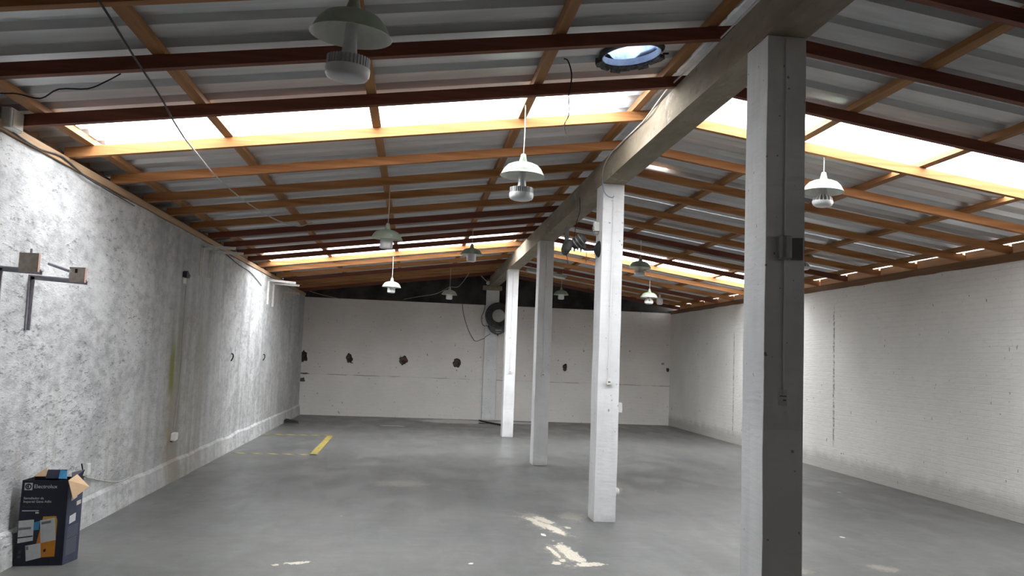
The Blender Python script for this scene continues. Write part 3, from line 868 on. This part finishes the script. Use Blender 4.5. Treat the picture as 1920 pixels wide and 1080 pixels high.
# broken fan sticking out of the second column
t = empty('broken_fan', (1.868, 8.46, 2.77), 'dusty dark broken fan without its guard on the left side of the second column', 'fan')
bm = bmesh.new(); lathe(bm, [(0, 0), (.085, 0), (.085, .012), (.06, .03), (.035, .05), (0, .05)], 28, mtx=Matrix.Rotation(R(-90), 4, 'Y')); obj('mount_plate', bm, M['black'], t, smooth=40)
obj('arm', tubebm([(-.03, 0, -.005), (-.09, 0, -.012), (-.15, -.005, -.012), (-.19, -.01, .01)], .014, 10, 2), M['black'], t, smooth=True)
m = Matrix.Translation((-.215, -.03, .075)) @ Matrix.Rotation(R(52), 4, 'Y') @ Matrix.Rotation(R(20), 4, 'X')
bm = bmesh.new(); lathe(bm, [(0, -.10), (.03, -.10), (.052, -.085), (.058, -.05), (.058, .03), (.05, .055), (.03, .068), (0, .07)], 24, mtx=m); mo = obj('motor', bm, M['soot'], t, smooth=40)
for dz in (-.055, -.02, .02):
    bm = bmesh.new(); lathe(bm, [(.057, dz), (.064, dz), (.064, dz+.010), (.057, dz+.010), (.057, dz)], 24, mtx=m); obj('cooling_ring', bm, M['iron_d'], mo, smooth=40)
bm = bmesh.new(); box(bm, -.25, -.14, -.03, .03, .0, .05); rough_edge(bm, .01, 20); obj('pivot_bracket', bm, M['soot'], t, bevel=.006)
bm = bmesh.new(); box(bm, -.33, -.22, -.035, .035, .005, .06, Matrix.Rotation(R(4), 4, 'Y')); obj('gear_case', bm, M['soot'], t, bevel=.012)
bm = bmesh.new(); lathe(bm, [(0, -.03), (.085, -.03), (.09, -.01), (.07, .015), (.03, .035), (0, .035)], 28, mtx=Matrix.Translation((-.355, -.02, .005)) @ Matrix.Rotation(R(-72), 4, 'Y') @ Matrix.Rotation(R(14), 4, 'X')); obj('rotor_hub', bm, M['soot'], t, smooth=40)
for a0, ln in ((62, .20), (118, .11)):
    bm = bmesh.new()
    m = Matrix.Translation((-.355, -.02, .005)) @ Matrix.Rotation(R(a0-150), 4, 'Y')
    prism(bm, [(0.02, -.012), (ln*.5, -.03), (ln, -.018), (ln*1.02, .012), (ln*.5, .022), (.02, .012)], -.004, .004, 'y')
    bmesh.ops.transform(bm, matrix=m, verts=bm.verts); obj('blade', bm, M['soot'], t)
bm = bmesh.new()
for i in range(5):
    xx = -.31 + i*.035; prism(bm, [(xx, .01), (xx+.025, .01), (xx+.014, -.028-.012*(i % 2))], -.02, .02, 'y')
obj('guard_stub', bm, M['soot'], t)
obj('loose_wire', tubebm([(-.36, -.02, -.05), (-.34, -.02, -.10), (-.33, -.03, -.17)], .004), M['black'], t)
obj('loose_wire', tubebm([(-.14, -.01, -.02), (-.135, -.02, -.08), (-.14, -.02, -.15)], .003), M['black'], t)
part_of(obj('supply_wire', tubebm([(1.858, 9.55, 3.02+.5), (1.855, 9.5, 3.35), (1.80, 9.4, 3.2), (1.74, 9.2, 3.0), (1.66, 8.9, 2.9), (1.58, 8.6, 2.83), (1.54, 8.46, 2.79)], .004, 6, 3), M['black'], smooth=True), t)

# ------------------------------------------------------------------ fluorescent fixture and lamp holder near the back
t = empty('strip_light', (2.73, 17.5, 3.42), 'grey strip light fitting hung under the rafters behind the third column', 'light fitting')
t.rotation_euler = (0, R(8), 0)
obj('tray', boxbm(-.44, .44, -.07, .07, .0, .05), M['grey_pl'], t, bevel=.006)
for dy in (-.035, .035):
    bm = bmesh.new(); lathe(bm, [(0, -.41), (.014, -.41), (.014, .41), (0, .41)], 12, mtx=Matrix.Translation((0, dy, -.02)) @ Matrix.Rotation(R(90), 4, 'Y')); obj('tube', bm, M['opal'], t, smooth=40)
for s in (-1, 1): obj('hanger', tubebm([(s*.35, 0, .05), (s*.35, 0, .14)], .004, 6, 0), M['steel'], t)
t = empty('lamp_holder', (1.80, YB-.2, 3.46), 'small white bulb with red ring lying on the pilaster corbel by the beam', 'bulb')
bm = bmesh.new(); lathe(bm, [(0, -.05), (.03, -.045), (.05, -.01), (.045, .03), (.022, .06), (0, .06)], 18, mtx=Matrix.Translation((.02, 0, .055)) @ Matrix.Rotation(R(40), 4, 'Y')); obj('bulb', bm, M['opal'], t, smooth=40)
bm = bmesh.new(); lathe(bm, [(0, .05), (.028, .05), (.028, .10), (0, .10)], 14, mtx=Matrix.Translation((.0, 0, .06)) @ Matrix.Rotation(R(10), 4, 'Y')); obj('ring', bm, M['pinkred'], t, smooth=40)
obj('stem', tubebm([(-.01, 0, .09), (-.08, 0, .15), (-.17, 0, .235)], .012, 8, 0), M['cord'], t)

# ------------------------------------------------------------------ brackets on the left wall
def bracket(y, ztop, drop, reach, mat, label, th=.035, thin=.012, droop=0.0, w=.04):
    t = empty('shelf_bracket', (XL, y, ztop), label, 'bracket', 'L brackets on the left wall')
    obj('upright', boxbm(0, thin, -w/2, w/2, -drop, 0), mat, t, bevel=.002)
    obj('wall_flange', boxbm(thin, th, -.006, .006, -drop, -thin), mat, t)
    bm = boxbm(0, reach, -w/2, w/2, -thin, 0, mtx=Matrix.Rotation(droop, 4, 'Y')); obj('arm', bm, mat, t, bevel=.002)
    bm = boxbm(thin, reach, -.006, .006, -th, -thin, mtx=Matrix.Rotation(droop, 4, 'Y')); obj('arm_flange', bm, mat, t)
    return t
def wood_block(parent, x0, x1, y, z0, z1):
    o = obj('wood_block', boxbm(x0, x1, y-.045, y-.015, z0, z1), M['bwood'], parent, bevel=.002)
    obj('painted_edge', boxbm(x1, x1+.004, y-.045, y-.015, z0, z1), plain('pinkish_primer', (.50, .33, .27), .7), o)
    return o
t = bracket(6.40, 2.075, .405, .405, M['iron'], 'grey iron bracket with a wood block at its tip, right of the near pair', droop=R(3), w=.045)
wb = wood_block(t, .295, .40, -.02, -.045, .065)
obj('bolt_hole', boxbm(.335, .352, -.068, -.064, .022, .052), M['hole'], wb)
t = bracket(5.92, 2.09, .405, .29, M['iron'], 'grey iron bracket with a wood block at its tip, cut by the left picture edge', droop=R(3), w=.045)
wood_block(t, .16, .28, -.02, -.035, .09)
bm = bmesh.new(); lathe(bm, [(0, 0), (.012, 0), (.012, .19), (0, .19)], 12, mtx=Matrix.Translation((.20, .30, .055)) @ Matrix.Rotation(R(-50), 4, 'X') @ Matrix.Rotation(R(115), 4, 'Y')); obj('rod', bm, M['iron'], t, smooth=40)
bm = bmesh.new(); lathe(bm, [(0, .09), (.008, .09), (.008, .12), (0, .12)], 10, mtx=Matrix.Translation((.22, -.03, 0))); obj('bolt', bm, M['steel'], t)
bracket(11.13, 2.915, .40, .43, M['iron_w'], 'off-white iron bracket high on the left wall, nearer of the middle pair', droop=R(1), w=.04)
bracket(11.58, 2.90, .37, .44, M['iron_w'], 'off-white iron bracket high on the left wall, farther of the middle pair', droop=R(1), w=.04)
bracket(16.10, 2.92, .48, .52, M['iron_w'], 'bright white bracket under the far skylight, nearer of the far pair', droop=R(4), w=.05)
bracket(16.68, 2.90, .47, .51, M['iron_w'], 'bright white bracket under the far skylight, farther of the far pair', droop=R(2), w=.05)
bracket(18.1, 2.84, .20, .33, M['bwood'], 'dull beige bracket in the shaded far corner of the left wall', droop=R(4), w=.05)

# ------------------------------------------------------------------ outlets and small fittings on the left wall
t = empty('junction_box', (XL, 5.86, 3.00), 'white square junction box at the wall end of a dark rafter', 'box')
obj('body', boxbm(.0, .075, -.09, .09, .0, .14), M['white'], t, bevel=.012)
obj('lid', boxbm(.07, .08, -.075, .075, .012, .128), M['cream'], t, bevel=.004)
t = empty('wall_socket', (XL, 10.42, 2.37), 'black device plugged above a cream wall socket, high on the left wall', 'socket')
obj('plate', boxbm(0, .014, -.065, .065, -.02, .05), M['cream'], t, bevel=.003)
bm = bmesh.new(); prism(bm, [(-.075, .055), (.07, .055), (.09, .085), (.02, .12), (-.02, .135), (-.075, .12)], 0, .05, 'x'); obj('plug', bm, M['black'], t, bevel=.004)
obj('cable_end', tubebm([(.02, .08, .08), (.03, .13, .095), (.02, .19, .09)], .006), M['black'], t)
t = empty('wall_socket', (XL, 10.38, .50), 'small white socket low on the left wall under the brown leak stain', 'socket')
bm = bmesh.new(); prism(bm, [(-.06, -.02), (.045, -.01), (.06, .05), (.05, .075), (-.05, .065)], 0, .06, 'x'); obj('body', bm, M['white'], t, bevel=.006)
obj('shadow_strip', boxbm(0, .02, -.05, .03, -.035, -.015), M['dark'], t)  # solid dark strip standing in for the shadow below the socket
t = empty('wall_socket', (XL, 7.80, .44), 'white socket plate with a black wire stub, above and behind the carton', 'socket')
obj('plate', boxbm(0, .02, -.035, .035, .0, .10), M['white'], t, bevel=.003)
obj('wire_stub', tubebm([(.015, -.17, .12), (.02, -.15, .06), (.025, -.17, .02), (.02, -.10, .0)], .006), M['black'], t)
tag(obj('wall_cable', tubebm([(XL+.02, 7.74, .43), (XL+.02, 8.05, .36), (XL+.03, 8.35, .30), (XL+.04, 8.6, .27), (XL+.05, 8.8, .28)], .007), M['cable_g'], smooth=True), 'loose grey cable sagging along the foot of the left wall behind the carton', 'cable')
tag(obj('wall_cable', tubebm([(XL+.006, 10.52, 2.33), (XL+.006, 10.54, 1.8), (XL+.006, 10.55, 1.25), (XL+.006, 10.50, .98), (XL+.006, 10.44, .72), (XL+.006, 10.41, .60)], .005), M['cable_g'], smooth=True), 'thin pale cable running down the left wall between two sockets', 'cable')
tag(obj('wall_cable', tubebm([(XL+.03, 5.9, 3.0), (XL+.03, 6.3, 2.985), (XL+.032, 6.7, 3.02), (XL+.03, 7.2, 2.965), (XL+.032, 7.8, 2.95), (XL+.03, 8.4, 2.94)], .006), M['dark'], smooth=True), 'thin dark cable stapled along the pale plate atop the left wall', 'cable')
tag(obj('wall_cable', tubebm([(XL+.01, 12.5, 2.96), (XL+.012, 13.4, 2.90), (XL+.012, 14.3, 2.88), (XL+.012, 15.0, 2.80), (XL+.012, 15.4, 2.74)], .007), M['dark'], smooth=True), 'dark cable along the top of the left wall by the far skylight', 'cable')
for (yy, zz), lb in (((13.33, 1.45), 'black wall hook, nearer of two on the plain left wall'), ((16.1, 1.44), 'black wall hook, farther of two on the plain left wall')):
    t = empty('wall_hook', (XL, yy, zz), lb, 'hook', 'hooks on the left wall')
    obj('hook', tubebm([(0, 0, .06), (.025, .02, .05), (.03, .01, 0), (.012, -.03, -.05)], .010), M['black'], t, smooth=True)

# ------------------------------------------------------------------ loose cables under the roof
tag(obj('hanging_cable', tubebm([(-1.50, 3.2, 3.22), (-1.531, 3.923, 3.19), (-1.60, 4.7, 3.165), (-1.656, 5.339, 3.156), (-1.72, 5.85, 3.148), (-1.768, 6.322, 3.141)], .006, 8, 4), M['black'], smooth=True), 'black cable spanning from the roof above the camera to the skylight', 'cable')
tag(obj('hanging_cable', tubebm([(-1.768, 6.322, 3.141), (-1.825, 7.489, 3.123), (-1.829, 8.391, 3.123), (-1.776, 9.082, 3.11), (-1.656, 9.911, 3.106), (-1.48, 10.409, 3.125), (-1.368, 10.785, 3.235)], .0065, 8, 4), M['cable_g'], smooth=True), 'pale grey cable continuing from the skylight and looping up to a rafter', 'cable')
tag(obj('hanging_cable', tubebm([(-2.75, 5.12, 3.06), (-2.518, 5.15, 3.05), (-2.422, 5.17, 3.06), (-2.308, 5.22, 3.055), (-2.158, 5.10, 3.085), (-1.997, 5.10, 3.10), (-1.881, 5.06, 3.14), (-1.795, 5.04, 3.187)], .0045, 8, 4), M['black'], smooth=True), 'black cable sagging between two dark rafters in the top left corner', 'cable')
tag(obj('hanging_cable', tubebm([(.946, 5.6, zl(.946)+.14), (.975, 5.6, 3.69), (1.004, 5.6, 3.60), (.999, 5.6, 3.50), (.987, 5.6, 3.44)], .005, 8, 4), M['black'], smooth=True), 'short black cable end dangling left of the round roof vent', 'cable')
tag(obj('hanging_cable', tubebm([(.987, 5.6, 3.44), (.995, 5.6, 3.344), (.99, 5.6, 3.29), (.965, 5.6, 3.235), (.972, 5.6, 3.19), (.99, 5.6, 3.142)], .004, 8, 4), M['cable_g'], smooth=True), 'thin split wire end hanging over the lit rafter, under the black cable', 'wire')
tag(obj('beam_cable', tubebm([(1.852, 4.25, 3.69), (1.855, 4.8, 3.69), (1.852, 5.4, 3.70), (1.852, 5.98, 3.72), (1.850, 6.23, 3.71), (1.84, 6.55, 3.66), (1.852, 6.85, 3.655), (1.852, 7.39, 3.665), (1.845, 7.75, 3.66), (1.852, 7.93, 3.67), (1.856, 8.25, 3.62), (1.857, 8.36, 3.52)], .006, 8, 4), M['cord'], smooth=True), 'white cable running along the upper edge of the concrete beam', 'cable')
part_of(obj('side_wire', tubebm([(.76, 18.8, 3.16), (.92, 18.8, 3.165), (1.05, 18.8, 3.31), (1.17, 18.85, 3.505)], .007, 6, 3), M['cable_g'], smooth=True), far_lamp)
tag(obj('slanting_wire', tubebm([(-1.9, YB-.04, 2.94), (-2.4, YB-.3, 3.02), (-2.6, YB-.7, 3.06)], .006, 6, 3), M['cable_g'], smooth=True), 'faint wire slanting over the dark gable in the far left corner', 'wire')
part_of(obj('side_wire', tubebm([(.74, 18.8, 2.99+.17), (.45, 18.9, 3.0), (.1, 19.6, 2.97), (-.3, 20.6, 2.95)], .006, 6, 3), M['cable_g'], smooth=True), far_lamp)

# ------------------------------------------------------------------ carton with brand print
t = empty('cardboard_box', (-2.587, 6.43, 0), 'dark navy appliance carton with open flaps standing against the left wall', 'box')
t.rotation_euler = (0, 0, R(7))
W, D, H = .312, .19, .60
SK = .055            # the carton is crushed out of square
bm = bmesh.new(); box(bm, -W/2, W/2, 0, D, 0, H)
for f in [f for f in bm.faces if all(v.co.z > H-.001 for v in f.verts)]: bm.faces.remove(f)
for v in bm.verts:
    if v.co.z > H-.001 and v.co.x < 0: v.co.x += .012
    if v.co.y > D-.001: v.co.x += SK if v.co.x > 0 else .025
body = obj('body', bm, M['navy'], t)
md = body.modifiers.new('solid', 'SOLIDIFY'); md.thickness = .005; md.offset = -1
bm = bmesh.new(); prism(bm, [(W/2+.001, .003), (W/2+SK+.0005, D-.002), (W/2+SK+.0025, D-.002), (W/2+.003, .003)], .004, H-.01, 'z'); obj('side_panel', bm, M['navy2'], t)
def flap(pts, mat, th=.005, name='flap', parent=t, label=None):
    bm = bmesh.new(); vs_ = [bm.verts.new(p) for p in pts]; bm.faces.new(vs_)
    o = obj(name, bm, mat, parent); md = o.modifiers.new('solid', 'SOLIDIFY'); md.thickness = th; md.offset = 0
    if label: o['label'] = label
    return o
flap([(W/2, .01, H), (W/2, .13, H), (W/2+.095, .10, H-.045), (W/2+.115, -.0, H-.075), (W/2+.035, -.03, H-.095), (W/2+.004, -.03, H-.04)][0:0] or
     [(W/2-.002, .0, H-.0), (W/2+.03, .10, H+.03), (W/2+.125, .07, H-.055), (W/2+.045, -.03, H-.125)], M['kraft'], label='bare kraft flap folded outwards')
flap([(-W/2+.03, D, H), (-.03, D, H), (-.05, D+.03, H+.06), (-W/2+.09, D+.03, H+.05)], M['kraft'], label='bare kraft flap at the back')
flap([(-.04, D-.03, H-.01), (.09, D-.03, H-.01), (.095, D, H+.05), (-.035, D, H+.05)], M['navy'])
flap([(.05, D-.04, H-.01), (.11, D-.05, H-.01), (.10, D-.02, H+.045), (.055, D-.02, H+.05)], M['blue'], label='shiny blue flap')
flap([(W/2-.01, D-.06, H-.01), (W/2+SK-.01, D, H), (W/2+SK, D+.02, H+.05), (W/2-.02, D-.03, H+.035)], M['navy'])
def quad(name, pts, mat, off, parent=body):
    """flat print on the front: pts in (u 0..1 across, v 0..1 from the top)"""
    bm = bmesh.new()
    vs_ = [bm.verts.new((-W/2+u*W, -off, H*(1-v))) for u, v in pts]
    bm.faces.new(vs_)
    r = bmesh.ops.extrude_face_region(bm, geom=bm.faces[:])
    for g in r['geom']:
        if isinstance(g, bmesh.types.BMVert): g.co.y += off*.9
    return obj(name, bm, mat, parent)
def text(s, u, v, size, mat, parent=body, front=True, loc=None, rot=None):
    cu = bpy.data.curves.new('lettering', 'FONT'); cu.body = s; cu.size = size; cu.extrude = .0004
    o = bpy.data.objects.new('lettering', cu); C.objects.link(o)
    dg = bpy.context.evaluated_depsgraph_get()
    me = bpy.data.meshes.new_from_object(o.evaluated_get(dg)); bpy.data.objects.remove(o, do_unlink=True)
    me.materials.clear()
    o = link('lettering', me, mat, parent)
    o.location = loc or (-W/2+u*W, -.0012, H*(1-v)); o.rotation_euler = rot or (R(90), 0, 0)
    return o
# emblem: white square with a ring and an arc-like mark
quad('emblem', [(.09, .03), (.255, .03), (.255, .115), (.09, .115)], M['print_w'], .0012)
bm = bmesh.new(); lathe(bm, [(.013, 0), (.021, 0), (.021, .0006), (.013, .0006), (.013, 0)], 32, mtx=Matrix.Translation((-W/2+.172*W, -.0012, H*(1-.0725))) @ Matrix.Rotation(R(90), 4, 'X')); obj('emblem_ring', bm, M['navy'], body)
quad('emblem_mark', [(.168, .042), (.180, .042), (.180, .103), (.168, .103)], M['navy'], .0019)
quad('emblem_mark', [(.135, .0725), (.168, .05), (.168, .095)], M['navy'], .0019)
text('Electrolux', .285, .092, .037, M['print_w'])
text('Semeliador da', .09, .222, .023, M['print_w'])
text('Imperial Gane Adlis', .09, .262, .023, M['print_w'])
text('Modelo original', .09, .322, .020, M['print_f'])
quad('print_rule', [(.08, .352), (.43, .352), (.43, .362), (.08, .362)], M['print_w'], .0012)
quad('print_mark', [(.36, .372), (.43, .372), (.43, .39), (.36, .39)], M['print_w'], .0012)
quad('orange_panel', [(.53, .425), (.80, .42), (.83, .47), (.83, .895), (.46, .905), (.43, .74)], M['orange'], .001)
quad('amber_panel', [(.53, .425), (.80, .42), (.83, .47), (.83, .56), (.50, .56)], M['amber'], .0014)
quad('print_dot', [(.59, .81), (.64, .80), (.64, .835), (.59, .84)], M['navy'], .0016)
st = quad('sticker', [(.03, .475), (.345, .46), (.355, .705), (.04, .735)], M['paper'], .002)
quad('sticker_line', [(.04, .555), (.30, .545), (.30, .57), (.04, .585)], M['print_g'], .0025, st)
quad('sticker_line', [(.04, .665), (.345, .645), (.345, .66), (.04, .68)], M['navy'], .0025, st)
quad('blue_label', [(.34, .495), (.47, .475), (.46, .58), (.35, .585)], M['blue'], .0012)
st = quad('sticker', [(.47, .47), (.78, .44), (.83, .70), (.52, .735)], M['paper'], .002)
quad('sticker_line', [(.50, .49), (.70, .47), (.70, .50), (.51, .52)], M['print_g'], .0025, st)
st = quad('sticker', [(.21, .765), (.52, .735), (.55, .905), (.245, .945)], M['paper'], .0022)
quad('sticker_line', [(.22, .775), (.27, .77), (.28, .81), (.23, .815)], M['print_g'], .0027, st)
quad('print_mark', [(.07, .82), (.13, .815), (.13, .855), (.07, .86)], M['print_f'], .0012)
quad('print_mark', [(.06, .88), (.13, .875), (.13, .905), (.06, .91)], M['print_f'], .0012)
def squad(name, a0, a1, v0, v1, mat, skew=0.0):
    bm = bmesh.new()
    pts = [(a0, v0), (a1, v0-skew), (a1, v1-skew), (a0, v1)]
    vs_ = [bm.verts.new((W/2+.0042+SK*a, a*D, H*(1-v))) for a, v in pts]; bm.faces.new(vs_)
    return obj(name, bm, mat, t)
squad('label_sheet', .25, .62, .17, .26, M['paper_b'], .03)
squad('label_sheet', .62, .90, .28, .33, M['paper_b'], .01)
squad('label_sheet', .22, .62, .435, .53, M['paper'], .02)
for i in range(8): squad('print_line', .15, .85, .565+i*.018, .570+i*.018, M['print_g'], .012)
for i in range(12): squad('print_line', .12, .80, .715+i*.016, .720+i*.016, M['print_g'], .012)

# ------------------------------------------------------------------ things on the floor
t = empty('floor_marking', (0, 0, 0), 'worn yellow and black hazard tape rectangle on the floor by the left wall', 'floor marking')
def strip(x0, y0, x1, y1, w, mat):
    d = Vector((x1-x0, y1-y0, 0)).normalized(); nrm = Vector((-d.y, d.x, 0))*w/2
    bm = bmesh.new(); a, b_ = Vector((x0, y0, .0015)), Vector((x1, y1, .0015))
    box_pts = [a-nrm, b_-nrm, b_+nrm, a+nrm]
    vs_ = [bm.verts.new(p) for p in box_pts]; bm.faces.new(vs_)
    r = bmesh.ops.extrude_face_region(bm, geom=bm.faces[:])
    for g in r['geom']:
        if isinstance(g, bmesh.types.BMVert): g.co.z -= .0013
    return obj('tape_strip', bm, mat, t)
strip(-2.72, 13.30, -1.40, 13.33, .10, M['hazard'])
strip(-1.47, 13.28, -1.50, 16.5, .11, M['hazard_y'])
strip(-2.72, 16.35, -1.45, 16.42, .09, M['hazard'])
t = empty('black_shoe', (-2.60, 18.9, 0), 'small black shoe like lump on the floor by the far left corner', 'shoe')
bm = bmesh.new(); prism(bm, [(-.14, .0), (.16, .0), (.17, .04), (.10, .075), (-.02, .085), (-.10, .10), (-.15, .08)], -.05, .05, 'y'); rough_edge(bm, .01, 9); obj('upper', bm, M['black'], t, bevel=.02)
obj('sole', boxbm(-.15, .17, -.052, .052, 0, .018), M['dark'], t, bevel=.006)
tag(obj('rubber_hose', tubebm([(1.70, 20.85, .035), (1.86, 20.55, .022), (2.02, 20.2, .018), (2.15, 19.85, .018)], .022, 8, 3), M['black'], smooth=True), 'piece of black rubber hose lying on the floor at the pilaster foot', 'hose')
